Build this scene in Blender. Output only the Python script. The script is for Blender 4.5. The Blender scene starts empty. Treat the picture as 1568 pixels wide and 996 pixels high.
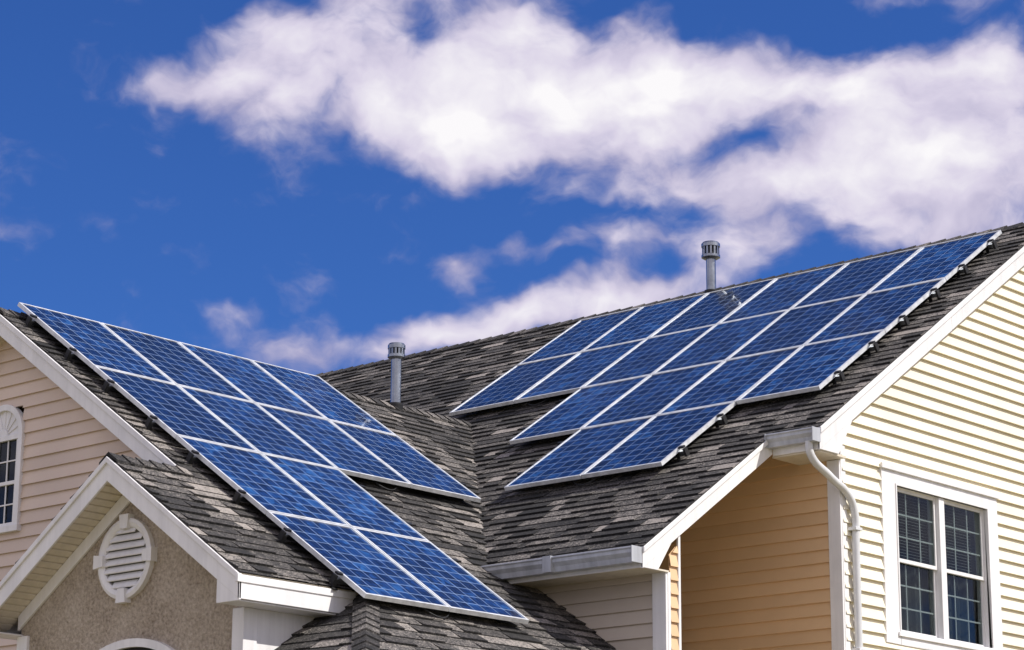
import bpy, math, random
from mathutils import Vector, Matrix
random.seed(7)
ZO = 1.6                       # camera/eye height above the ground
TA, TB = 0.6686, 0.6828        # roof slopes (tan of pitch)
def Rz(y): return 8.1 - abs(y-23.6)*TA
def Lz(x): return 6.1 - abs(x+18.88)*TB

# ------------------------------------------------------------ materials
def new_mat(name):
    m = bpy.data.materials.new(name); m.use_nodes = True
    nt = m.node_tree; b = nt.nodes['Principled BSDF']
    return m, nt, b
def N(nt, t, **kw):
    n = nt.nodes.new(t)
    for k, v in kw.items(): setattr(n, k, v)
    return n
def ramp(nt, stops, fac=None):
    n = N(nt, 'ShaderNodeValToRGB')
    el = n.color_ramp.elements
    while len(el) < len(stops): el.new(0.5)
    for e, (p, c) in zip(el, stops):
        e.position = p; e.color = (*c, 1)
    if fac is not None: nt.links.new(fac, n.inputs[0])
    return n
def mathn(nt, op, a, b=None, c=None, clamp=False):
    n = N(nt, 'ShaderNodeMath', operation=op); n.use_clamp = clamp
    for i, v in enumerate((a, b, c)):
        if v is None: continue
        if isinstance(v, (int, float)): n.inputs[i].default_value = v
        else: nt.links.new(v, n.inputs[i])
    return n.outputs[0]
def mixc(nt, fac, a, b, mode='MIX'):
    n = N(nt, 'ShaderNodeMix', data_type='RGBA', blend_type=mode)
    for i, v in ((0, fac), (6, a), (7, b)):
        if isinstance(v, (int, float)): n.inputs[i].default_value = v
        elif isinstance(v, tuple): n.inputs[i].default_value = (*v, 1)
        else: nt.links.new(v, n.inputs[i])
    return n.outputs[2]
def noise(nt, vec, scale, detail=4, rough=.55):
    n = N(nt, 'ShaderNodeTexNoise'); n.inputs['Scale'].default_value = scale
    n.inputs['Detail'].default_value = detail; n.inputs['Roughness'].default_value = rough
    if vec is not None: nt.links.new(vec, n.inputs['Vector'])
    return n
def bump(nt, h, b, strength=.3, dist=.01):
    n = N(nt, 'ShaderNodeBump'); n.inputs['Strength'].default_value = strength
    n.inputs['Distance'].default_value = dist
    nt.links.new(h, n.inputs['Height']); nt.links.new(n.outputs[0], b.inputs['Normal'])

def shingle_mat():
    m, nt, b = new_mat('asphalt_shingles')
    at = N(nt, 'ShaderNodeAttribute', attribute_name='shade')
    tc = N(nt, 'ShaderNodeTexCoord')
    big = noise(nt, tc.outputs['Object'], .9, 3)
    mid = noise(nt, tc.outputs['Object'], 14, 3, .6)
    f = mathn(nt, 'ADD', at.outputs['Fac'], mathn(nt, 'MULTIPLY', mathn(nt, 'SUBTRACT', big.outputs[0], .5), .5))
    f = mathn(nt, 'ADD', f, mathn(nt, 'MULTIPLY', mathn(nt, 'SUBTRACT', mid.outputs[0], .5), .9))
    fine = noise(nt, tc.outputs['Object'], 65, 2, .75)
    f = mathn(nt, 'ADD', f, mathn(nt, 'MULTIPLY', mathn(nt, 'SUBTRACT', fine.outputs[0], .5), 2.3), clamp=True)
    r = ramp(nt, [(0, (.009, .009, .009)), (.35, (.034, .031, .03)), (.65, (.098, .09, .083)), (1, (.33, .295, .265))], f)
    nt.links.new(r.outputs[0], b.inputs['Base Color']); b.inputs['Roughness'].default_value = .92
    bump(nt, fine.outputs[0], b, .7, .01)
    return m
def paint_mat(name, col, rough=.5, var=.06, dirt=.11):
    m, nt, b = new_mat(name)
    tc = N(nt, 'ShaderNodeTexCoord')
    n1 = noise(nt, tc.outputs['Object'], 2.2, 5, .6)
    mp = N(nt, 'ShaderNodeMapping'); mp.inputs['Scale'].default_value = (9, 9, .7)
    nt.links.new(tc.outputs['Object'], mp.inputs[0])
    n2 = noise(nt, mp.outputs[0], 1.5, 4, .6)
    f = mathn(nt, 'MULTIPLY', mathn(nt, 'ADD', n1.outputs[0], n2.outputs[0]), .5)
    r = ramp(nt, [(.35, tuple(c*(1-dirt*1.5) for c in col)), (.6, col)], f)
    nt.links.new(r.outputs[0], b.inputs['Base Color']); b.inputs['Roughness'].default_value = rough
    return m
def siding_mat(name, col):
    m, nt, b = new_mat(name)
    at = N(nt, 'ShaderNodeAttribute', attribute_name='shade')
    tc = N(nt, 'ShaderNodeTexCoord')
    n1 = noise(nt, tc.outputs['Object'], 1.3, 5, .6)
    f = mathn(nt, 'ADD', mathn(nt, 'MULTIPLY', at.outputs['Fac'], .35), mathn(nt, 'MULTIPLY', n1.outputs[0], .8), clamp=True)
    r = ramp(nt, [(.15, tuple(c*.80 for c in col)), (.85, tuple(min(1, c*1.05) for c in col))], f)
    nt.links.new(r.outputs[0], b.inputs['Base Color']); b.inputs['Roughness'].default_value = .45
    mp = N(nt, 'ShaderNodeMapping'); mp.inputs['Scale'].default_value = (3, 3, 60)
    nt.links.new(tc.outputs['Object'], mp.inputs[0])
    n2 = noise(nt, mp.outputs[0], 1, 3); bump(nt, n2.outputs[0], b, .2, .003)
    return m
def stucco_mat():
    m, nt, b = new_mat('stucco')
    tc = N(nt, 'ShaderNodeTexCoord')
    a = noise(nt, tc.outputs['Object'], 34, 5, .7); c = noise(nt, tc.outputs['Object'], 2.5, 5, .65)
    f = mathn(nt, 'ADD', mathn(nt, 'MULTIPLY', a.outputs[0], .85), mathn(nt, 'MULTIPLY', c.outputs[0], .4))
    r = ramp(nt, [(.38, (.26, .20, .145)), (.6, (.60, .50, .39)), (.80, (.84, .74, .62))], f)
    nt.links.new(r.outputs[0], b.inputs['Base Color']); b.inputs['Roughness'].default_value = .95
    bump(nt, a.outputs[0], b, 1.0, .06)
    return m
def metal_mat(name, col, rough=.35, metallic=1):
    m, nt, b = new_mat(name)
    tc = N(nt, 'ShaderNodeTexCoord'); a = noise(nt, tc.outputs['Object'], 12, 4, .6)
    r = ramp(nt, [(.3, tuple(c*.7 for c in col)), (.7, col)], a.outputs[0])
    nt.links.new(r.outputs[0], b.inputs['Base Color']); b.inputs['Metallic'].default_value = metallic
    rr = N(nt, 'ShaderNodeMapRange'); rr.inputs[3].default_value = rough*.8; rr.inputs[4].default_value = rough*1.4
    nt.links.new(a.outputs[0], rr.inputs[0]); nt.links.new(rr.outputs[0], b.inputs['Roughness'])
    return m
def cell_mat():
    m, nt, b = new_mat('photovoltaic_cells')
    uv = N(nt, 'ShaderNodeUVMap', uv_map='UVMap')
    sp = N(nt, 'ShaderNodeSeparateXYZ'); nt.links.new(uv.outputs[0], sp.inputs[0])
    def lines(o, period, width, off=0.0):
        t = mathn(nt, 'FRACT', mathn(nt, 'ADD', mathn(nt, 'DIVIDE', o, period), off))
        d = mathn(nt, 'ABSOLUTE', mathn(nt, 'SUBTRACT', t, .5))
        return mathn(nt, 'GREATER_THAN', d, .5-width/period/2)
    C = .1575
    gx = lines(sp.outputs[0], C, .0065); gy = lines(sp.outputs[1], C, .0065)
    grid = mathn(nt, 'MAXIMUM', gx, gy)
    bus = mathn(nt, 'MAXIMUM', lines(sp.outputs[0], C, .0025, .5-.2), lines(sp.outputs[0], C, .0025, .5+.2))
    cx = mathn(nt, 'FLOOR', mathn(nt, 'DIVIDE', sp.outputs[0], C)); cy = mathn(nt, 'FLOOR', mathn(nt, 'DIVIDE', sp.outputs[1], C))
    cb = N(nt, 'ShaderNodeCombineXYZ'); nt.links.new(cx, cb.inputs[0]); nt.links.new(cy, cb.inputs[1])
    wn = N(nt, 'ShaderNodeTexWhiteNoise', noise_dimensions='3D'); nt.links.new(cb.outputs[0], wn.inputs['Vector'])
    vo = N(nt, 'ShaderNodeTexVoronoi'); vo.inputs['Scale'].default_value = 18; nt.links.new(uv.outputs[0], vo.inputs['Vector'])
    sv = N(nt, 'ShaderNodeSeparateColor'); nt.links.new(vo.outputs['Color'], sv.inputs[0])
    pn = mathn(nt, 'FLOOR', mathn(nt, 'DIVIDE', sp.outputs[0], C*12)); wp = N(nt, 'ShaderNodeTexWhiteNoise', noise_dimensions='1D'); nt.links.new(pn, wp.inputs['W'])
    tone = mathn(nt, 'ADD', mathn(nt, 'MULTIPLY', wn.outputs['Value'], .48), mathn(nt, 'MULTIPLY', sv.outputs[0], .5))
    tone = mathn(nt, 'ADD', tone, mathn(nt, 'MULTIPLY', mathn(nt, 'SUBTRACT', wp.outputs['Value'], .5), .3), clamp=True)
    r = ramp(nt, [(0, (.0008, .002, .01)), (.45, (.002, .011, .05)), (.75, (.006, .032, .13)), (1, (.022, .095, .28))], tone)
    c1 = mixc(nt, mathn(nt, 'MULTIPLY', bus, .35), r.outputs[0], (.2, .32, .55))
    c2 = mixc(nt, mathn(nt, 'MULTIPLY', grid, .9), c1, (.34, .46, .66))
    nt.links.new(c2, b.inputs['Base Color'])
    b.inputs['Roughness'].default_value = .4; b.inputs['Specular IOR Level'].default_value = .2
    b.inputs['Coat Weight'].default_value = .6
    dn = noise(nt, uv.outputs[0], 1.3, 4, .6); rr = N(nt, 'ShaderNodeMapRange'); rr.inputs[1].default_value = .35; rr.inputs[2].default_value = .7
    rr.inputs[3].default_value = .015; rr.inputs[4].default_value = .09
    nt.links.new(dn.outputs[0], rr.inputs[0]); nt.links.new(rr.outputs[0], b.inputs['Coat Roughness'])
    return m
def glass_mat():
    m, nt, b = new_mat('window_glass')
    nt.nodes.remove(b); out = nt.nodes['Material Output']
    g = N(nt, 'ShaderNodeBsdfGlossy'); g.inputs['Roughness'].default_value = .02; g.inputs['Color'].default_value = (.9, .95, 1, 1)
    t = N(nt, 'ShaderNodeBsdfTransparent'); t.inputs['Color'].default_value = (.70, .74, .74, 1)
    lw = N(nt, 'ShaderNodeLayerWeight'); lw.inputs[0].default_value = .12
    f = mathn(nt, 'ADD', mathn(nt, 'MULTIPLY', lw.outputs['Fresnel'], .35), .02, clamp=True)
    mx = N(nt, 'ShaderNodeMixShader'); nt.links.new(f, mx.inputs[0]); nt.links.new(t.outputs[0], mx.inputs[1]); nt.links.new(g.outputs[0], mx.inputs[2])
    nt.links.new(mx.outputs[0], out.inputs[0]); return m
def grass_mat():
    m, nt, b = new_mat('dry_lawn')
    tc = N(nt, 'ShaderNodeTexCoord'); a = noise(nt, tc.outputs['Object'], .6, 5, .65)
    r = ramp(nt, [(.3, (.14, .13, .06)), (.7, (.30, .25, .14))], a.outputs[0])
    nt.links.new(r.outputs[0], b.inputs['Base Color']); b.inputs['Roughness'].default_value = 1
    return m
M_SH = shingle_mat()
M_WHITE = paint_mat('white_trim', (.84, .83, .83), .45)
M_GUT = paint_mat('gutter_aluminium_white', (.50, .52, .56), .3, dirt=.25)
M_SOF = paint_mat('soffit_vinyl', (.72, .65, .53), .6)
M_SIDR = siding_mat('cream_siding', (.90, .83, .66))
M_SIDO = siding_mat('siding_warm_shade', (.76, .52, .30))  # same siding as the right gable, warm shade put into its colour
M_SIDL = siding_mat('siding_left_shade', (.68, .55, .45))  # siding copy, shade of the left gable side put into its colour
M_SIDG = siding_mat('siding_grey_shade', (.56, .49, .41))  # siding copy greyed, shade below the eave put into its colour
M_STU = stucco_mat()
M_CELL = cell_mat()
M_ALU = metal_mat('aluminium_frame', (.86, .88, .9), .42, .35)
M_GALV = metal_mat('galvanised_steel', (.36, .39, .43), .3)
M_BLK = metal_mat('black_clamp', (.02, .02, .022), .5, .2)
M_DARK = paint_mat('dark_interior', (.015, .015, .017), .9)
M_BLIND = paint_mat('window_blind', (.26, .26, .26), .6)
M_GLASS = glass_mat()

# ------------------------------------------------------------ mesh helpers
def empty(name):
    o = bpy.data.objects.new(name, None); bpy.context.collection.objects.link(o); return o
HOUSE = empty('suburban_house')
class MB:
    def __init__(s): s.v = []; s.f = []; s.m = []; s.sh = []; s.uv = []
    def face(s, pts, mi=0, sh=.5, uv=None):
        b = len(s.v); s.v += [(p[0], p[1], p[2]+ZO) for p in pts]
        s.f.append(list(range(b, b+len(pts)))); s.m.append(mi); s.sh.append(sh)
        s.uv += (uv if uv else [(0, 0)]*len(pts))
    def hexa(s, p, mi=0, sh=.5):
        for q in ((3, 2, 1, 0), (4, 5, 6, 7), (0, 1, 5, 4), (1, 2, 6, 5), (2, 3, 7, 6), (3, 0, 4, 7)):
            s.face([p[i] for i in q], mi, sh)
    def box(s, x0, x1, y0, y1, z0, z1, mi=0, sh=.5):
        s.hexa([(x0, y0, z0), (x1, y0, z0), (x1, y1, z0), (x0, y1, z0), (x0, y0, z1), (x1, y0, z1), (x1, y1, z1), (x0, y1, z1)], mi, sh)
    def prism(s, poly, d, mi=0, sh=.5):
        d = Vector(d); a = [Vector(p) for p in poly]; b = [p+d for p in a]; n = len(a)
        s.face(a[::-1], mi, sh); s.face(b, mi, sh)
        for i in range(n): s.face([a[i], a[(i+1) % n], b[(i+1) % n], b[i]], mi, sh)
    def obox(s, o, e, sdir, n, a0, a1, b0, b1, c0, c1, mi=0, sh=.5):
        P = lambda a, b, c: o+e*a+sdir*b+n*c
        s.hexa([P(a0, b0, c0), P(a1, b0, c0), P(a1, b1, c0), P(a0, b1, c0), P(a0, b0, c1), P(a1, b0, c1), P(a1, b1, c1), P(a0, b1, c1)], mi, sh)
    def done(s, name, mats, parent=HOUSE, bevel=0, smooth=False):
        me = bpy.data.meshes.new(name); me.from_pydata(s.v, [], s.f)
        for m in mats: me.materials.append(m)
        me.polygons.foreach_set('material_index', s.m)
        at = me.attributes.new('shade', 'FLOAT', 'FACE'); at.data.foreach_set('value', s.sh)
        ul = me.uv_layers.new(name='UVMap')
        ul.data.foreach_set('uv', [c for uv in s.uv for c in uv])
        me.update()
        ob = bpy.data.objects.new(name, me); bpy.context.collection.objects.link(ob)
        if bevel:
            import bmesh
            bm = bmesh.new(); bm.from_mesh(me)
            bmesh.ops.remove_doubles(bm, verts=bm.verts, dist=1e-5)
            bmesh.ops.recalc_face_normals(bm, faces=bm.faces)
            bm.to_mesh(me); bm.free()
            md = ob.modifiers.new('bevel', 'BEVEL'); md.width = bevel; md.segments = 2; md.limit_method = 'ANGLE'; md.angle_limit = math.radians(40)
        if parent: ob.parent = parent
        return ob

def clip_poly(sub, clipp):
    out = sub
    n = len(clipp)
    for i in range(n):
        a, b = clipp[i], clipp[(i+1) % n]
        if not out: return []
        inp = out; out = []
        def side(p): return (b[0]-a[0])*(p[1]-a[1])-(b[1]-a[1])*(p[0]-a[0])
        for j in range(len(inp)):
            p, q = inp[j-1], inp[j]; sp_, sq = side(p), side(q)
            if (sp_ >= 0) != (sq >= 0):
                t = sp_/(sp_-sq); out.append((p[0]+(q[0]-p[0])*t, p[1]+(q[1]-p[1])*t))
            if sq >= 0: out.append(q)
    return out if len(out) >= 3 else []
def ccw(p):
    a = sum(p[i-1][0]*p[i][1]-p[i][0]*p[i-1][1] for i in range(len(p)))
    return p if a > 0 else p[::-1]
def courses(mb, o, e, s, n, polys, ex, tabw, hfun, shfun, seed=1, base=True, lift=.002, mi=0):
    rng = random.Random(seed)
    polys = [ccw(p) for p in polys]
    e0 = min(p[0] for q in polys for p in q); e1 = max(p[0] for q in polys for p in q)
    s0 = min(p[1] for q in polys for p in q); s1 = max(p[1] for q in polys for p in q)
    k0 = math.floor(s0/ex); k1 = math.ceil(s1/ex)
    def P(a, b, c): return o+e*a+s*b+n*c
    if base:
        for q in polys: mb.face([P(a, b, -.004) for a, b in q], mi, .1)
    for k in range(k0, k1):
        b0 = k*ex; b1 = b0+ex
        x = e0-rng.random()*.5; thick = rng.random() < .5
        while x < e1:
            if tabw is None: w = 1e4; x = e0-1
            else: w = tabw(rng, thick)
            h = hfun(rng, thick); sh = shfun(rng, thick)
            for q in polys:
                c = clip_poly([(x, b0), (x+w, b0), (x+w, b1), (x, b1)], q)
                if not c: continue
                hh = lambda b: lift+h*(1-(b-b0)/ex)
                mb.face([P(a, b, hh(b)) for a, b in c], mi, sh)
                for i in range(len(c)):
                    u, v = c[i], c[(i+1) % len(c)]
                    if abs(u[1]-b0) < 1e-6 and abs(v[1]-b0) < 1e-6:
                        mb.face([P(u[0], b0, 0), P(v[0], b0, 0), P(v[0], b0, lift+h), P(u[0], b0, lift+h)], mi, sh*.4)  # butt face coloured darker to paint in the shadow line of each course
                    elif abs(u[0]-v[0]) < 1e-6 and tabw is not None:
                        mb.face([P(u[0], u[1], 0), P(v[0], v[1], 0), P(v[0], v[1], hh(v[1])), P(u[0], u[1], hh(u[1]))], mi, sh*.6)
            x += w; thick = not thick
V = Vector
cA, sA = math.cos(math.atan(TA)), math.sin(math.atan(TA))
cB, sB = math.cos(math.atan(TB)), math.sin(math.atan(TB))
def stab(r, t): return r.uniform(.10, .42) if r.random() < .8 else r.uniform(.4, .7)
def sh_h(r, t): return (.019 if t else .007)+r.random()*.003
def sh_s(r, t):
    v = r.gauss(.33 if t else .5, .17)
    if r.random() < .14: v += .35
    return min(1, max(0, v))
EX = .143
mb = MB()
o = V((0, 23.6, 8.1)); e = V((1, 0, 0)); s = V((0, cA, sA)); n = V((0, -sA, cA))
ys = lambda y: (y-23.6)/cA
def vx(y): return -15.3-(y-16.95)/1.021
P1 = [(-26, ys(18.9)), (-12.86, ys(18.9)), (-12.86, 0), (-26, 0)]
P2 = [(vx(16.9)-.05, ys(16.9)), (-13.40, ys(16.9)), (-13.40, ys(18.9)), (vx(18.9)-.05, ys(18.9))]
courses(mb, o, e, s, n, [P1, P2], EX, stab, sh_h, sh_s, 3)
courses(mb, o, V((-1, 0, 0)), V((0, -cA, sA)), V((0, sA, cA)), [[(12.86, -5.6), (26, -5.6), (26, 0), (12.86, 0)]], EX, lambda r, t: 1.0, sh_h, sh_s, 4)
mb.done('main_roof_shingles', [M_SH])
mb = MB()
o = V((-18.88, 0, 6.1)); e = V((0, 1, 0)); s = V((-cB, 0, sB)); n = V((sB, 0, cB))
xs = lambda x: -(x+18.88)/cB
def vy(x): return 16.95-(x+15.3)*1.021+.06
PA = [(13.85, 0), (vy(-18.88), 0), (vy(-16.04), xs(-16.04)), (13.85, xs(-16.04))]
PB = [(13.0, xs(-16.04)), (vy(-16.04), xs(-16.04)), (vy(-15.3), xs(-15.3)), (13.0, xs(-15.3))]
PC = [(13.0, xs(-15.3)), (17.29, xs(-15.3)), (17.29, xs(-14.35)), (13.0, xs(-14.35))]
PD = [(14.41, xs(-14.35)), (12.60, xs(-12.54)), (17.29, xs(-12.54)), (17.29, xs(-14.35))]
courses(mb, o, e, s, n, [PA, PB, PC, PD], EX, stab, sh_h, sh_s, 11)
courses(mb, o, V((0, -1, 0)), V((cB, 0, sB)), V((-sB, 0, cB)), [[(-22, -5.6), (-13.85, -5.6), (-13.85, 0), (-22, 0)]], EX, lambda r, t: .8, sh_h, sh_s, 12)
courses(mb, V((-16.04, 0, Lz(-16.04))), V((0, -1, 0)), V((cB, 0, sB)), V((-sB, 0, cB)), [[(-14.04, -1.69/cB), (-13.0, -1.69/cB), (-13.0, 0), (-14.04, 0)]], EX, stab, sh_h, sh_s, 13)
courses(mb, V((0, 14.41, 3.005)), V((1, 0, 0)), V((0, cB, sB)), V((0, -sB, cB)), [[(-14.6, -1.81/cB), (-12.54, -1.81/cB), (-14.35, 0), (-14.6, 0)]], EX, stab, sh_h, sh_s, 14)
mb.done('wing_roof_shingles', [M_SH])
mb = MB()
def caps(p0, p1, da, db, w=.14, L=.15, seed=0):
    r = random.Random(seed); p0 = V(p0); p1 = V(p1); D = (p1-p0); T = D.length; D.normalize(); k = 0
    up = V((0, 0, 1))
    while k*L < T:
        a = p0+D*(k*L); b = p0+D*min(T, k*L+L*1.25)
        h0, h1 = .034+r.random()*.005, .018; shd = min(1, max(0, r.gauss(.42, .16)))
        for d in (da, db):
            d = V(d)
            mb.face([a+up*h0, b+up*h1, b+up*h1+d*w, a+up*h0+d*w], 0, shd)
            mb.face([a+up*h0+d*w, b+up*h1+d*w, b+d*w-up*.01, a+d*w-up*.01], 0, shd*.6)
            mb.face([a+up*h0, a+up*h0+d*w, a+d*w, a], 0, shd*.5)
        k += 1
caps((-12.86, 23.6, 8.1), (-26, 23.6, 8.1), (0, -cA, -sA), (0, cA, -sA), L=.2, seed=1)
caps((-18.88, 13.85, 6.1), (-18.88, 20.62, 6.1), (cB, 0, -sB), (-cB, 0, -sB), seed=2)
caps((-16.04, 13.0, Lz(-16.04)), (-16.04, 13.87, Lz(-16.04)), (cB, 0, -sB), (-cB, 0, -sB), seed=3)
caps((-12.54, 12.60, Lz(-12.54)), (-14.35, 14.41, Lz(-14.35)), V((.6, .75, -TB*.6)).normalized(), V((-.75, -.6, -TB*.6)).normalized(), w=.12, seed=4)
mb.done('ridge_caps', [M_SH])

# ------------------------------------------------------------ decks, fascias, soffits
mb = MB()
def slab(pts, t=.09, off=.012):
    a = [V(p)-V((0, 0, off)) for p in pts]; mb.prism(a, (0, 0, -t))
slab([(-26, 18.92, Rz(18.92)), (-12.89, 18.92, Rz(18.92)), (-12.89, 23.6, 8.1), (-26, 23.6, 8.1)])
slab([(-26, 28.2, Rz(28.2)), (-12.89, 28.2, Rz(28.2)), (-12.89, 23.6, 8.1), (-26, 23.6, 8.1)])
slab([(-15.3, 16.92, Rz(16.92)), (-13.43, 16.92, Rz(16.92)), (-13.43, 18.915, Rz(18.915)), (-17.2, 18.915, Rz(18.915))])
slab([(-18.88, 13.88, 6.1), (-14.37, 13.88, Lz(-14.37)), (-14.37, 17.2, Lz(-14.37)), (-15.3, 17, Lz(-15.3)), (-18.88, 20.6, 6.1)])
slab([(-18.88, 13.88, 6.1), (-18.88, 21.5, 6.1), (-23.4, 21.5, Lz(-23.4)), (-23.4, 13.88, Lz(-23.4))])
slab([(-16.04, 13.03, Lz(-16.04)), (-14.37, 13.03, Lz(-14.37)), (-14.37, 13.87, Lz(-14.37)), (-16.04, 13.87, Lz(-16.04))])
zl = lambda x: Lz(-16.04)-abs(x+16.04)*TB
slab([(-16.04, 13.03, Lz(-16.04)), (-17.71, 13.03, zl(-17.71)), (-17.71, 14.04, zl(-17.71)), (-16.04, 14.04, Lz(-16.04))])
slab([(-14.36, 14.43, Lz(-14.36)), (-12.56, 12.63, Lz(-12.56)), (-12.56, 17.28, Lz(-12.56)), (-14.36, 17.28, Lz(-14.36))])
slab([(-14.59, 12.63, Lz(-12.57)), (-12.57, 12.63, Lz(-12.57)), (-14.35, 14.40, 3.0), (-14.59, 14.40, 3.0)])
mb.done('roof_deck', [M_SOF])
mb = MB()
def rake_x(x0, x1, ya, yb, top=.012, dep=.20, zf=Rz):
    mb.prism([(x0, ya, zf(ya)-top), (x1, ya, zf(ya)-top), (x1, ya, zf(ya)-dep), (x0, ya, zf(ya)-dep)], (0, yb-ya, zf(yb)-zf(ya)))
def rake_y(y0, y1, xa, xb, top=.012, dep=.20, zf=Lz):
    mb.prism([(xa, y0, zf(xa)-top), (xa, y1, zf(xa)-top), (xa, y1, zf(xa)-dep), (xa, y0, zf(xa)-dep)], (xb-xa, 0, zf(xb)-zf(xa)))
rake_x(-12.888, -12.868, 18.9, 21.35, .010, .225); rake_x(-12.888, -12.869, 21.354, 23.6, .010, .224); rake_x(-12.868, -12.848, 18.9, 23.6, .008, .07)
rake_x(-12.888, -12.868, 28.2, 23.6, .010, .225); rake_x(-12.868, -12.848, 28.2, 23.6, .008, .07)
rake_x(-13.43, -13.41, 16.9, 18.90, .010, .20); rake_x(-13.41, -13.392, 16.9, 18.9, .008, .06)
YO = 19.37; XW = -12.98; K = 12.98/13.15       # recessed wall plane / right gable wall plane
mb.prism([(-12.886, 18.9, 4.93), (-12.886, 18.9, 4.74), (-12.886, 19.22, 4.74), (-12.886, 19.5, Rz(19.5)-.20), (-12.886, 19.5, Rz(19.5)-.1)], (.016, 0, 0))
mb.prism([(-13.428, 16.9, 3.60), (-13.428, 16.9, 3.43), (-13.428, 17.12, 3.43), (-13.428, 17.35, Rz(17.35)-.18), (-13.428, 17.35, Rz(17.35)-.1)], (.016, 0, 0))
mb.box(-13.41, -12.89, 18.9, 18.92, 4.74, 4.925); mb.box(-15.42, -13.43, 16.9, 16.92, 3.43, 3.60)
rake_y(13.848, 13.868, -18.88, -16.06, .010, .215); rake_y(13.828, 13.848, -18.88, -16.1, .008, .07)
rake_y(13.848, 13.868, -18.88, -23.4, .010, .215); rake_y(13.828, 13.848, -18.88, -23.4, .008, .07)
rake_y(13.0, 13.022, -16.04, -14.35, .010, .215, zl); rake_y(12.98, 13.0, -16.04, -14.35, .008, .06, zl)
rake_y(13.0, 13.022, -16.04, -17.73, .010, .215, zl); rake_y(12.98, 13.0, -16.04, -17.73, .008, .06, zl)
for sx in (1, -1):
    X = lambda d: -16.04+sx*d
    mb.prism([(X(1.685), 13.002, 2.99), (X(1.685), 13.002, 2.785), (X(1.42), 13.002, 2.785), (X(1.42), 13.002, zl(X(1.42))-.1)], (0, .018, 0))
mb.box(-14.37, -14.35, 13.0, 14.27, 2.80, 2.975)
mb.box(-14.60, -14.372, 13.022, 14.27, 2.785, 2.80)
mb.box(-17.73, -17.71, 13.0, 14.0, 2.80, 2.975); mb.box(-17.708, -17.45, 13.022, 14.0, 2.785, 2.80)
mb.box(-14.372, -14.34, 12.97, 14.28, 2.93, 2.99)
def frieze(xa, xb, w, y0=13.27, y1=13.298):
    mb.prism([(xa, y0, zl(xa)-.20), (xa, y1, zl(xa)-.20), (xa, y1, zl(xa)-.20-w), (xa, y0, zl(xa)-.20-w)], (xb-xa, 0, zl(xb)-zl(xa)))
frieze(-16.04, -17.5, .13); frieze(-16.04, -14.62, .13)
mb.box(-14.72, -14.585, 13.27, 13.42, -1.6, 2.783); mb.box(-17.50, -17.36, 13.27, 13.42, -1.6, 2.783)
mb.box(-13.60, -13.445, 17.27, 17.30, -1.6, 3.44); mb.box(-13.462, -13.442, 17.30, 17.34, -1.6, 3.44)
mb.box(-13.462, -13.44, 17.452, 17.486, -1.6, 3.9)
mb.box(XW-.12, XW+.022, YO-.025, YO, -1.6, 4.72); mb.box(XW+.002, XW+.025, YO, YO+.08, -1.6, 4.98)
mb.done('white_trim_boards', [M_WHITE], bevel=.004)
mb = MB()
mb.box(-13.43, -12.89, 18.922, YO, 4.725, 4.745)
mb.box(-15.4, -13.43, 16.922, 17.30, 3.435, 3.45)
mb.prism([(XW, 18.95, Rz(18.95)-.20), (-12.89, 18.95, Rz(18.95)-.20), (-12.89, 18.95, Rz(18.95)-.215), (XW, 18.95, Rz(18.95)-.215)], (0, 4.65, 4.65*TA))
mb.prism([(-18.88, 13.87, 5.91), (-18.88, 14.05, 5.91), (-18.88, 14.05, 5.895), (-18.88, 13.87, 5.895)], (4.2, 0, -4.2*TB))
mb.prism([(-18.88, 13.87, 5.91), (-18.88, 14.05, 5.91), (-18.88, 14.05, 5.895), (-18.88, 13.87, 5.895)], (-4.5, 0, -4.5*TB))
zt = Lz(-16.04)
for sx in (1, -1):
    k = 0.0
    while k < 1.62:
        a = -16.04+sx*k; b = -16.04+sx*(k+.052)
        mb.prism([(a, 13.023, zl(a)-.185), (a, 13.298, zl(a)-.185), (a, 13.298, zl(a)-.199), (a, 13.023, zl(a)-.199)], (b-a, 0, zl(b)-zl(a)))
        k += .068
    a = -16.04
    mb.prism([(a, 13.023, zl(a)-.17), (a, 13.298, zl(a)-.17), (a, 13.298, zl(a)-.183), (a, 13.023, zl(a)-.183)], (sx*1.66, 0, -1.66*TB))
mb.done('soffits', [M_SOF])
mb = MB()
def gutter(xa, xb, y, z, k=1.0):
    prof = [(0, 0), (-.115, 0), (-.12, -.012), (-.108, -.02), (-.108, -.045), (-.085, -.075), (-.075, -.115), (0, -.115)]
    mb.prism([(xa, y+p[0]*k, z+p[1]*k) for p in prof], (xb-xa, 0, 0))
    mb.box(xb-.004, xb+.006, y-.123*k, y, z-.118*k, z+.004)
    mb.box(xa-.006, xa+.004, y-.123*k, y, z-.118*k, z+.004)
gutter(-13.40, -12.86, 18.898, 4.93, 1.1); gutter(-15.38, -13.42, 16.898, 3.605, 1.2)
mb.box(-14.45, -14.35, 16.898-.15, 16.897, 3.605-.142, 3.612)
mb.done('gutters', [M_GUT], bevel=.003)
def tube(name, pts, rad, mat, parent=HOUSE, res=5):
    cu = bpy.data.curves.new(name, 'CURVE'); cu.dimensions = '3D'; cu.bevel_depth = rad; cu.bevel_resolution = res
    sp_ = cu.splines.new('BEZIER'); sp_.bezier_points.add(len(pts)-1)
    for bp, p in zip(sp_.bezier_points, pts):
        bp.co = (p[0], p[1], p[2]+ZO); bp.handle_left_type = bp.handle_right_type = 'AUTO'
    ob = bpy.data.objects.new(name, cu); bpy.context.collection.objects.link(ob); ob.parent = parent
    cu.materials.append(mat); return ob
M_DS = paint_mat('downspout_white', (.68, .69, .70), .35)
XD = XW+.07; YD = YO+.15
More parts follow.
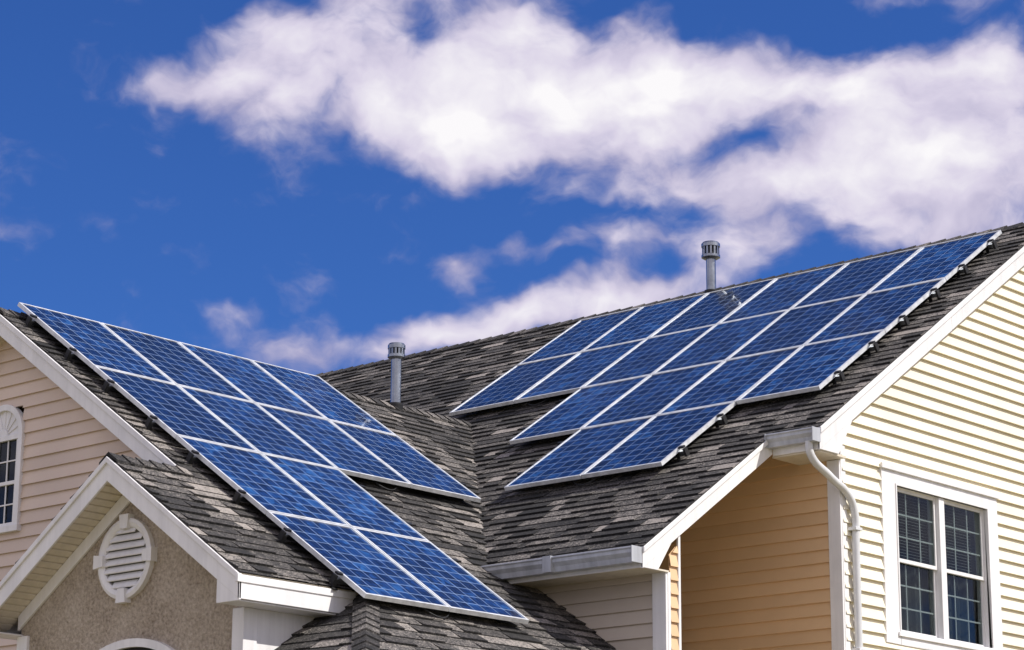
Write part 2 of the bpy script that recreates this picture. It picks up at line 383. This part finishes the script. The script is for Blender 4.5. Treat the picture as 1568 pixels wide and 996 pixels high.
tube('downspout', [(-12.95, 18.84, 4.82), (-12.95, 18.86, 4.70), (-12.93, 19.15, 4.52), (XD, YD-.08, 4.36), (XD, YD, 4.2), (XD, YD, 3.9), (XD, YD, 3.0), (XD, YD, 0), (XD, YD, -1.4)], .038, M_DS)
mb = MB()
for z in (4.05, 2.9, 1.2): mb.box(XW+.02, XD+.045, YD-.055, YD+.055, z, z+.03)
mb.done('downspout_straps', [M_DS], bevel=.003)

# ------------------------------------------------------------ walls
SC = .125
def sid(mb, o, e, n, polys, mi=0, seed=1, ex=SC, lip=.022):
    courses(mb, V(o), V(e), V((0, 0, 1)), V(n), polys, ex, None, lambda r, t: lip, lambda r, t: r.random(), seed, True, .001, mi)
mb = MB(); W0, W1, Z0, Z1 = 20.42*K, 22.41*K, 3.17*K, 4.76*K
ztop = lambda y: Rz(y)-.19
ys0 = YO+.02
sid(mb, (XW, 0, 0), (0, 1, 0), (1, 0, 0), [
    [(ys0, -1.6), (W0, -1.6), (W0, ztop(W0)), (ys0, ztop(ys0))],
    [(W0, -1.6), (W1, -1.6), (W1, Z0), (W0, Z0)],
    [(W0, Z1), (W1, Z1), (W1, ztop(W1)), (W0, ztop(W0))],
    [(W1, -1.6), (27.5, -1.6), (27.5, ztop(27.5)), (23.6, ztop(23.6)), (W1, ztop(W1))]], seed=2, lip=.034)
mb.done('right_gable_siding', [M_SIDR])
mb = MB()
sid(mb, (0, YO, 0), (1, 0, 0), (0, -1, 0), [[(-17, -1.6), (XW-.12, -1.6), (XW-.12, 4.98), (-17, 4.98)]], seed=5)
sid(mb, (-13.462, 0, 0), (0, 1, 0), (1, 0, 0), [[(17.34, -1.6), (17.452, -1.6), (17.452, 3.7), (17.34, 3.6)]], seed=5)
mb.done('recessed_wall_siding', [M_SIDO])
mb = MB()
sid(mb, (0, 17.30, 0), (1, 0, 0), (0, -1, 0), [[(-16.6, -1.6), (-13.60, -1.6), (-13.60, 3.45), (-16.6, 3.45)]], seed=8)
mb.done('front_wall_siding', [M_SIDG])
mb = MB(); lt = lambda x: Lz(x)-.17
AW = .27
sid(mb, (0, 14.05, 0), (1, 0, 0), (0, -1, 0), [
    [(-18.88+AW, -1.6), (-14.6, -1.6), (-14.6, lt(-14.6)), (-18.88+AW, lt(-18.88+AW))],
    [(-23.2, -1.6), (-18.88-AW, -1.6), (-18.88-AW, lt(-18.88-AW)), (-23.2, lt(-23.2))],
    [(-18.88-AW, -1.6), (-18.88+AW, -1.6), (-18.88+AW, 4.0), (-18.88-AW, 4.0)],
    [(-18.88-AW, 5.15), (-18.88+AW, 5.15), (-18.88+AW, lt(-18.88+AW)), (-18.88, lt(-18.88)), (-18.88-AW, lt(-18.88-AW))]], seed=9)
mb.done('left_gable_siding', [M_SIDL])
mb = MB()
mb.box(-25.6, -13.30, YO+.1, 27.4, -1.6, 4.9); mb.box(-23.1, -14.75, 14.45, YO-.05, -1.6, 2.9)
mb.box(-16.6, -13.464, 17.32, 17.46, -1.6, 3.4)
mb.box(-14.5, -12.75, 12.95, 17.26, -1.6, 1.6)
mb.done('inner_walls', [M_SIDG])
mb = MB()
yb = 13.30
mb.prism([(-17.48, yb, -1.6), (-14.60, yb, -1.6), (-14.60, yb, zl(-14.60)-.15), (-16.04, yb, zt-.15), (-17.48, yb, zl(-17.48)-.15)], (0, .12, 0))
mb.done('stucco_gable_wall', [M_STU])
mb = MB()
mb.box(-14.72, -14.60, 13.42, 14.5, -1.6, 2.785); mb.box(-17.6, -17.48, 13.42, 14.04, -1.6, 2.785)
mb.done('smooth_side_wall', [M_WHITE])

# ------------------------------------------------------------ windows
mb = MB()
X = XW
y0, y1, z0, z1 = 20.32*K, 22.51*K, 3.09*K, 4.84*K
iy0, iy1, iz0, iz1 = 20.58*K, 22.30*K, 3.22*K, 4.67*K
ym = (iy0+iy1)/2; ma, mc = ym-.05, ym+.05
mb.box(X, X+.035, y0, iy0, z0, z1); mb.box(X, X+.035, iy1, y1, z0, z1)
mb.box(X, X+.035, iy0, iy1, iz1, z1); mb.box(X, X+.035, iy0, iy1, z0, iz0)
mb.box(X+.035, X+.06, y0-.02, y1+.02, z1-.03, z1+.02)
mb.box(X+.035, X+.055, iy0-.05, iy1+.05, iz0-.05, iz0-.01)
for a, b in ((iy0, iy0-.02), (iy1, iy1+.02)): mb.box(X-.12, X+.045, min(a, b), max(a, b), iz0-.02, iz1+.02)
mb.box(X-.12, X+.02, ma, mc, iz0, iz1)
mb.box(X-.12, X+.045, iy0, iy1, iz1, iz1+.02); mb.box(X-.12, X+.045, iy0, iy1, iz0-.02, iz0)
gl = MB()
for (a, b) in ((iy0, ma), (mc, iy1)):
    zm = (iz0+iz1)/2
    for (c, d, xo) in ((zm-.02, iz1, -.02), (iz0, zm+.02, -.045)):
        f = .036
        mb.box(X+xo-.025, X+xo, a, a+f, c, d); mb.box(X+xo-.025, X+xo, b-f, b, c, d)
        mb.box(X+xo-.025, X+xo, a+f, b-f, c, c+f); mb.box(X+xo-.025, X+xo, a+f, b-f, d-f, d)
        gl.box(X+xo-.016, X+xo-.012, a+f, b-f, c+f, d-f)
        for i in (1, 2):
            yy = a+f+(b-a-2*f)*i/3; mb.box(X+xo-.028, X+xo-.018, yy-.008, yy+.008, c+f, d-f, 1)
        for i in (1, 2):
            zz = c+f+(d-c-2*f)*i/3; mb.box(X+xo-.029, X+xo-.019, a+f, b-f, zz-.008, zz+.008, 1)
mb.done('double_window_frame', [M_WHITE, paint_mat('muntin_grille', (.75, .75, .74), .5)], bevel=.003)
gl.done('double_window_glass', [M_GLASS])
mb = MB()
z = iz1-.03
while z > iz0+.72:
    mb.prism([(X-.14, iy0, z), (X-.115, iy0, z-.012), (X-.115, iy0, z-.0135), (X-.14, iy0, z-.0015)], (0, iy1-iy0, 0)); z -= .03
for i in range(60):
    yy = iy0+(iy1-iy0)*i/60; dx = .02*math.sin(i*1.3)+.015*math.sin(i*.37); dn = .02*math.sin((i+1)*1.3)+.015*math.sin((i+1)*.37); st = (iy1-iy0)/60
    mb.face([(X-.18+dx, yy, iz0), (X-.18+dn, yy+st, iz0), (X-.18+dn, yy+st, iz0+.8), (X-.18+dx, yy, iz0+.8)], 1)
mb.done('window_blinds', [M_BLIND, paint_mat('curtain', (.07, .075, .075), .9)])
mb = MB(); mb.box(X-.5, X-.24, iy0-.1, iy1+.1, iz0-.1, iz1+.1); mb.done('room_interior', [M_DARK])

mb = MB(); gl = MB(); cx, cy = -18.88, 14.05
def arc(r, z, n=18): return [(cx+r*math.cos(math.pi*i/n), z+r*math.sin(math.pi*i/n)) for i in range(n+1)]
ZS = 4.88
A, B = arc(.31, ZS), arc(.25, ZS)
for i in range(18):
    mb.prism([(A[i][0], cy-.045, A[i][1]), (A[i+1][0], cy-.045, A[i+1][1]), (B[i+1][0], cy-.045, B[i+1][1]), (B[i][0], cy-.045, B[i][1])], (0, .06, 0))
mb.box(cx-.31, cx-.25, cy-.045, cy+.015, 3.98, ZS); mb.box(cx+.25, cx+.31, cy-.045, cy+.015, 3.98, ZS)
mb.box(cx-.33, cx+.33, cy-.06, cy+.015, 3.94, 4.0); mb.box(cx-.25, cx+.25, cy-.04, cy, ZS-.05, ZS)
mb.prism([(p[0], cy-.012, p[1]) for p in arc(.252, ZS)], (0, .03, 0))
mb.prism([(p[0], cy-.03, p[1]) for p in arc(.07, ZS, 8)], (0, .02, 0))
for i in range(1, 8):
    a = math.pi*i/8; d = V((math.cos(a), 0, math.sin(a))); t = V((-math.sin(a), 0, math.cos(a)))*.006; c0 = V((cx, cy-.022, ZS))
    p = [c0+d*.07-t, c0+d*.25-t*1.6, c0+d*.25+t*1.6, c0+d*.07+t]; mb.prism(p, (0, .012, 0))
mb.box(cx-.25, cx-.215, cy-.03, cy, 4.0, ZS-.05); mb.box(cx+.215, cx+.25, cy-.03, cy, 4.0, ZS-.05)
mb.box(cx-.215, cx+.215, cy-.03, cy, 4.0, 4.035); mb.box(cx-.215, cx+.215, cy-.03, cy, 4.40, 4.435)
for xx in (cx-.072, cx+.072): mb.box(xx-.007, xx+.007, cy-.02, cy-.008, 4.035, ZS-.05)
for zz in (4.21, 4.63): mb.box(cx-.215, cx+.215, cy-.021, cy-.009, zz-.007, zz+.007)
gl.box(cx-.22, cx+.22, cy-.006, cy-.002, 4.02, ZS-.04)
mb.done('arched_window_frame', [M_WHITE], bevel=.003); gl.done('arched_window_glass', [M_GLASS])
mb = MB(); mb.box(cx-.24, cx+.24, cy+.06, cy+.4, 3.99, ZS-.02); mb.done('attic_interior', [M_DARK])

mb = MB(); cx, cz, cy = -16.08, 3.325, 13.30; n = 40; r0, r1 = .27, .345
for i in range(n):
    a, b = 2*math.pi*i/n, 2*math.pi*(i+1)/n
    P = lambda r, t, y: V((cx+r*math.cos(t), y, cz+r*math.sin(t)))
    for ra, rb, ya, yb_ in ((r1, r1, cy, cy-.045), (r1, r1-.03, cy-.045, cy-.055), (r1-.03, r0+.01, cy-.055, cy-.04), (r0+.01, r0, cy-.04, cy-.03), (r0, r0, cy-.03, cy+.0)):
        mb.face([P(ra, a, ya), P(ra, b, ya), P(rb, b, yb_), P(rb, a, yb_)])
for t in range(4):
    a = math.pi/2*t; d = V((math.cos(a), 0, math.sin(a))); q = V((-math.sin(a), 0, math.cos(a))); c0 = V((cx, cy, cz))
    p = [c0+d*.255-q*.045, c0+d*.375-q*.06, c0+d*.375+q*.06, c0+d*.255+q*.045]
    mb.prism([v-V((0, .07, 0)) for v in p], (0, .07, 0))
z = -.24
while z < .23:
    w = math.sqrt(max(0, r0**2-(z+.02)**2))
    mb.prism([(cx-w, cy-.045, cz+z), (cx-w, cy-.04, cz+z-.006), (cx-w, cy-.006, cz+z+.05), (cx-w, cy-.01, cz+z+.056)], (2*w, 0, 0)); z += .066
mb.face([(cx+r0*math.cos(2*math.pi*i/n), cy-.003, cz+r0*math.sin(2*math.pi*i/n)) for i in range(n)], 1)
mb.done('round_louvre_vent', [M_WHITE, paint_mat('louvre_back', (.2, .2, .19), .8)])
mb = MB(); cx = -15.96; zc = 2.19
E = lambda a, b, i: (cx+a*math.cos(math.pi*i/24), zc+b*math.sin(math.pi*i/24))
for i in range(24):
    p = [E(.76, .45, i), E(.76, .45, i+1), E(.68, .38, i+1), E(.68, .38, i)]
    mb.prism([(q[0], cy-.05, q[1]) for q in p], (0, .05, 0))
mb.box(cx-.76, cx-.68, cy-.05, cy, .9, zc); mb.box(cx+.68, cx+.76, cy-.05, cy, .9, zc); mb.box(cx-.8, cx+.8, cy-.06, cy, .82, .9)
mb.face([(E(.69, .39, i)[0], cy-.012, E(.69, .39, i)[1]) for i in range(25)]+[(cx-.69, cy-.012, .9), (cx+.69, cy-.012, .9)], 1)
mb.done('elliptical_window', [M_WHITE, M_DARK])

# ------------------------------------------------------------ solar arrays
PW, PH = 1.01, 1.458
def array(name, o, e, d, n, cols, rowsets, cables):
    root = empty(name)
    fr = MB(); ce = MB(); cl = MB(); g = .006; fw = .022; th = .04
    cnt = 0; rg = random.Random(len(cols))
    for i, rows in cols:
        for k in rows:
            a0, a1, b0, b1 = i*PW+g, (i+1)*PW-g, k*PH+g, (k+1)*PH-g
            fr.obox(o, e, d, n, a0, a1, b0, b0+fw, -th, 0); fr.obox(o, e, d, n, a0, a1, b1-fw, b1, -th, 0)
            fr.obox(o, e, d, n, a0, a0+fw, b0+fw, b1-fw, -th, 0); fr.obox(o, e, d, n, a1-fw, a1, b0+fw, b1-fw, -th, 0)
            ti, tj = rg.gauss(0, .0013), rg.gauss(0, .0013)     # slight installation tilt of each glass
            P = lambda a, b: o+e*a+d*b-n*(.0058+ti*(1 if a > (a0+a1)/2 else -1)+tj*(1 if b > (b0+b1)/2 else -1))
            u0 = cnt*12*.1575; w = a1-a0-2*fw; h = b1-b0-2*fw
            ou = (w-6*.1575)/2; ov = (h-9*.1575)/2
            uv = [(u0-ou, -ov), (u0+w-ou, -ov), (u0+w-ou, h-ov), (u0-ou, h-ov)]
            pts = [P(a0+fw, b0+fw), P(a1-fw, b0+fw), P(a1-fw, b1-fw), P(a0+fw, b1-fw)]
            nn = (pts[1]-pts[0]).cross(pts[2]-pts[0])
            if nn.dot(n) < 0: pts = pts[::-1]; uv = uv[::-1]
            ce.face(pts, 0, .5, uv)
            ce.face([p-n*.02 for p in pts[::-1]], 1)
            cnt += 1
    for k, (c0, c1) in rowsets:
        for fk in (.24, .76):
            b = (k+fk)*PH
            cl.obox(o, e, d, n, c0*PW-.05, c1*PW+.05, b-.02, b+.02, -.085, -.041, 1)
            a = c0*PW-.04
            while a < c1*PW+.06:
                cl.obox(o, e, d, n, a-.02, a+.02, b+.021, b+.028, -.13, -.05, 0)
                cl.obox(o, e, d, n, a-.025, a+.025, b+.0, b+.06, -.131, -.122, 0)
                a += PW
            for aa in (c0*PW-.055, c1*PW+.055):
                cl.obox(o, e, d, n, aa-.012, aa+.012, b-.026, b+.026, -.10, -.02, 0)
                s_ = 1 if aa < (c0+c1)/2*PW else -1
                cl.obox(o, e, d, n, min(aa, aa+s_*.062), max(aa, aa+s_*.062), b-.02, b+.02, -.012, .006, 0)
    fr.done('panel_frames', [M_ALU], root)
    ce.done('panel_cells', [M_CELL, M_DARK], root)
    cl.done('mounting_rails', [M_BLK, M_GALV], root)
    for ca, cbb in cables:      # sagging module leads
        q = [o+e*(ca*PW+t*.42)+d*(cbb*PH-.10+.13*math.sin(math.pi*t)*(1.0))-n*(.05+.04*math.sin(math.pi*t)) for t in (0, .3, .6, 1)]
        tube('module_cable', q, .006, M_BLK, root, 2)
    return root
PR = V((-13.258, 23.123, 7.937)); PL = V((-18.824, 14.063, 6.212))
array('solar_panel_array', PR-V((6*PW, 0, 0)), V((1, 0, 0)), V((0, -cA, -sA)), V((0, -sA, cA)),
      [(0, range(2)), (1, range(2)), (2, range(3)), (3, range(4)), (4, range(4)), (5, range(3))],
      [(0, (0, 6)), (1, (0, 6)), (2, (2, 6)), (3, (3, 5))], [(1.1, 2), (3.8, 4)])
array('solar_panel_array', PL, V((0, 1, 0)), V((cB, 0, -sB)), V((sB, 0, cB)),
      [(0, range(4)), (1, range(4)), (2, range(2)), (3, range(2))],
      [(0, (0, 4)), (1, (0, 4)), (2, (0, 2)), (3, (0, 2))], [(2.5, 2), (0.7, 4)])

# ------------------------------------------------------------ roof vents
def vent(x, y, zb, h, r, cr, ch):
    root = empty('roof_vent_pipe'); mb = MB(); n = 28
    def ring(prof, mi=0):
        for (ra, za), (rb, zb_) in zip(prof[:-1], prof[1:]):
            for i in range(n):
                a, b = 2*math.pi*i/n, 2*math.pi*(i+1)/n
                mb.face([(x+ra*math.cos(a), y+ra*math.sin(a), za), (x+ra*math.cos(b), y+ra*math.sin(b), za), (x+rb*math.cos(b), y+rb*math.sin(b), zb_), (x+rb*math.cos(a), y+rb*math.sin(a), zb_)], mi)
    ring([(r, zb-.3), (r, zb+h)])
    ring([(r+.012, zb-.1), (r+.025, zb+.0), (r+.025, zb+.02), (r+.002, zb+.025)], 1)
    t = zb+h-.03
    ring([(r, t), (cr*.7, t), (cr, t+.02), (cr, t+.05), (cr*.93, t+.055), (cr*.93, t+.05)])
    ring([(cr*.6, t+.02), (cr*.6, t+ch-.03)], 1)
    ring([(cr*.9, t+ch-.065), (cr, t+ch-.06), (cr, t+ch-.02), (cr*.85, t+ch), (0.001, t+ch+.004)])
    for i in range(14):
        a = 2*math.pi*i/14; d = V((math.cos(a), math.sin(a), 0)); q = V((-math.sin(a), math.cos(a), 0)); c = V((x, y, 0))
        lo, hi = V((0, 0, t+.05)), V((0, 0, t+ch-.06))
        b4 = [c+d*cr*.86-q*.012, c+d*cr*.92-q*.012, c+d*cr*.92+q*.012, c+d*cr*.86+q*.012]
        mb.hexa([p+lo for p in b4]+[p+hi for p in b4])
    mb.done('vent_pipe_body', [M_GALV, M_BLK], root)
vent(-17.54, 23.5, 8.06, .45, .060, .116, .215)
vent(-18.84, 19.32, 6.10, .56, .058, .100, .18)

# ------------------------------------------------------------ ground
me = bpy.data.meshes.new('ground')
S = 3000; me.from_pydata([(-S, -S, 0), (S, -S, 0), (S, S, 0), (-S, S, 0)], [], [(0, 1, 2, 3)])
me.materials.append(grass_mat()); g = bpy.data.objects.new('ground', me); bpy.context.collection.objects.link(g)

# ------------------------------------------------------------ light
sd = V((.62, .30, .73)).normalized()
sl = bpy.data.lights.new('sun', 'SUN'); sl.energy = 5.0; sl.angle = math.radians(.5); sl.color = (1, .955, .88)
so = bpy.data.objects.new('sun', sl); bpy.context.collection.objects.link(so)
so.rotation_euler = (-sd).to_track_quat('-Z', 'Y').to_euler(); so.location = (0, 0, 30)
w = bpy.data.worlds.new('World'); bpy.context.scene.world = w; w.use_nodes = True; nt = w.node_tree
w.cycles.sampling_method = 'MANUAL'; w.cycles.sample_map_resolution = 256
bg = nt.nodes['Background']; ST = .12; bg.inputs[1].default_value = ST
sky = N(nt, 'ShaderNodeTexSky', sky_type='NISHITA'); sky.sun_disc = False
sky.sun_elevation = math.asin(sd.z); sky.sun_rotation = math.atan2(sd.x, sd.y); sky.air_density = 1; sky.dust_density = .3; sky.ozone_density = 2
skc = mixc(nt, 1.0, sky.outputs[0], (.21, .42, .88), 'MULTIPLY')
tc = N(nt, 'ShaderNodeTexCoord'); sp = N(nt, 'ShaderNodeSeparateXYZ'); nt.links.new(tc.outputs['Generated'], sp.inputs[0])
az = mathn(nt, 'ARCTAN2', sp.outputs[0], sp.outputs[1]); el = mathn(nt, 'ARCSINE', sp.outputs[2])
cxn = mathn(nt, 'MULTIPLY_ADD', mathn(nt, 'ADD', az, .7247), .9676*3.778, .784)
cyn = mathn(nt, 'MULTIPLY_ADD', mathn(nt, 'SUBTRACT', el, .2554), -3.778, .498)
cb = N(nt, 'ShaderNodeCombineXYZ'); nt.links.new(cxn, cb.inputs[0]); nt.links.new(cyn, cb.inputs[1])
P0 = cb.outputs[0]
wn = noise(nt, P0, 5, 4, .55)
wv = N(nt, 'ShaderNodeVectorMath', operation='SUBTRACT'); nt.links.new(wn.outputs['Color'], wv.inputs[0]); wv.inputs[1].default_value = (.5, .5, .5)
ws = N(nt, 'ShaderNodeVectorMath', operation='SCALE'); nt.links.new(wv.outputs[0], ws.inputs[0]); ws.inputs['Scale'].default_value = .14
wa = N(nt, 'ShaderNodeVectorMath', operation='ADD'); nt.links.new(P0, wa.inputs[0]); nt.links.new(ws.outputs[0], wa.inputs[1])
PW_ = wa.outputs[0]
blobs = [ # azimuth-like, elevation-like position, radii, rotation, density
 (.24,.145,.11,.05,-10,.65),(.36,.12,.13,.07,-15,.7),(.46,.13,.14,.11,-20,.85),(.60,.16,.15,.09,0,.8),(.50,.03,.14,.05,-15,.6),(.68,.01,.16,.05,0,.6),
 (.70,.16,.15,.10,10,.75),(.79,.05,.12,.08,0,.6),(.89,.13,.19,.10,0,1.25),(1.02,.12,.16,.08,0,1.05),(.86,.235,.18,.06,15,.75),(.65,.21,.12,.05,10,.6),
 (1.14,.14,.16,.06,5,.8),(1.02,.21,.12,.05,0,.5),(1.09,.295,.14,.04,-5,.8),(1.25,.25,.16,.09,0,.95),(1.29,.14,.13,.05,10,.6),(1.41,.13,.17,.055,0,.75),
 (1.42,.26,.19,.11,0,1.0),(1.53,.15,.15,.07,0,.85),(1.54,.27,.14,.11,0,.85),(1.34,.35,.20,.06,10,.65),(1.44,.01,.12,.03,0,.6),
 (.705,.40,.045,.03,0,.7),(.78,.38,.04,.022,0,.5),(.86,.40,.04,.025,0,.6),(.945,.385,.06,.045,0,1.0),(1.03,.375,.09,.03,0,.55),(1.14,.39,.09,.05,0,.8),
 (.46,.54,.08,.045,-25,.7),(.59,.53,.09,.045,-10,.8),(.68,.505,.11,.04,-5,.85),(.79,.485,.11,.035,-8,.9),(.91,.475,.12,.04,-5,.8),(1.03,.45,.13,.045,-8,.85),
 (.33,.51,.06,.035,-10,.55)]
acc = None
for bx, by, rx, ry, rot, amp in blobs:
    mp = N(nt, 'ShaderNodeMapping', vector_type='TEXTURE'); nt.links.new(PW_, mp.inputs[0])
    mp.inputs['Location'].default_value = (bx, by, 0); mp.inputs['Rotation'].default_value = (0, 0, math.radians(rot)); mp.inputs['Scale'].default_value = (rx*1.35, ry*1.4, 1)
    gr = N(nt, 'ShaderNodeTexGradient', gradient_type='SPHERICAL'); nt.links.new(mp.outputs[0], gr.inputs[0])
    acc = mathn(nt, 'MULTIPLY_ADD', gr.outputs['Fac'], amp, acc if acc is not None else 0.0)
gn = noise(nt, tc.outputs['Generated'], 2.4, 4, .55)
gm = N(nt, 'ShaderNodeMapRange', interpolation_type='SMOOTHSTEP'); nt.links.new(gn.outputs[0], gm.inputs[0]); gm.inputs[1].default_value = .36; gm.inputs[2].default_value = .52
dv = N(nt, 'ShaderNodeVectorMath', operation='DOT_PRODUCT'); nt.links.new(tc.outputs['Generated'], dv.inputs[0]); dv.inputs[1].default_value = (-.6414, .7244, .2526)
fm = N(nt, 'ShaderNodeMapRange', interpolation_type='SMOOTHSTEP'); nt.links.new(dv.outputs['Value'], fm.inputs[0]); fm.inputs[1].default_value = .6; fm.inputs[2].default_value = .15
acc = mathn(nt, 'MULTIPLY_ADD', gm.outputs[0], mathn(nt, 'MULTIPLY', fm.outputs[0], 1.3), acc)  # unseen cloud cover behind the camera, added as fill for shaded walls
mp = N(nt, 'ShaderNodeMapping'); nt.links.new(PW_, mp.inputs[0]); mp.inputs['Scale'].default_value = (1, 1.5, 1); mp.inputs['Rotation'].default_value = (0, 0, .45)
fb = noise(nt, mp.outputs[0], 7.0, 7, .53)
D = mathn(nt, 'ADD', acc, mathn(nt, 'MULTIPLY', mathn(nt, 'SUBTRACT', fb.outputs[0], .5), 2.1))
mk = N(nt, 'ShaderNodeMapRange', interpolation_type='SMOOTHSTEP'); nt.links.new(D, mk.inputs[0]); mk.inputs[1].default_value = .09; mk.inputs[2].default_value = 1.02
mp2 = N(nt, 'ShaderNodeMapping'); nt.links.new(PW_, mp2.inputs[0]); mp2.inputs['Scale'].default_value = (1, 1.5, 1); mp2.inputs['Location'].default_value = (3.1, 1.7, 0)
f2 = noise(nt, mp2.outputs[0], 8, 3, .45)
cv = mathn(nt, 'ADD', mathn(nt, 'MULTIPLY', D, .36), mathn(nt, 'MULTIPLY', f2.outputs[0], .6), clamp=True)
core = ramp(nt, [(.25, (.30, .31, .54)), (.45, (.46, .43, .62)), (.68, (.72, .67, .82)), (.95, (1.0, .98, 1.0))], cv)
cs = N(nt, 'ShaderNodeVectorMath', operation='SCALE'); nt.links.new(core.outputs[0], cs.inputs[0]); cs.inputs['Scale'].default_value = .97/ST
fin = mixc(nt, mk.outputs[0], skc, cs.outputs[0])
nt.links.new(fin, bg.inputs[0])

# ------------------------------------------------------------ camera
th, ya, ro = .2554, .7247, .0058
F = V((-math.sin(ya)*math.cos(th), math.cos(ya)*math.cos(th), math.sin(th)))
R0 = V((math.cos(ya), math.sin(ya), 0)); U0 = R0.cross(F)
r = R0*math.cos(ro)+U0*math.sin(ro); u = U0*math.cos(ro)-R0*math.sin(ro)
cam = bpy.data.cameras.new('camera'); co = bpy.data.objects.new('camera', cam); bpy.context.collection.objects.link(co)
m = Matrix((r, u, -F)).transposed().to_4x4(); m.translation = (0, 0, ZO); co.matrix_world = m
cam.lens = 36*3778.2/1568; cam.sensor_width = 36; cam.clip_end = 6000; cam.clip_start = .1
sc = bpy.context.scene; sc.camera = co
sc.view_settings.view_transform = 'Standard'; sc.view_settings.look = 'None'; sc.view_settings.exposure = 0
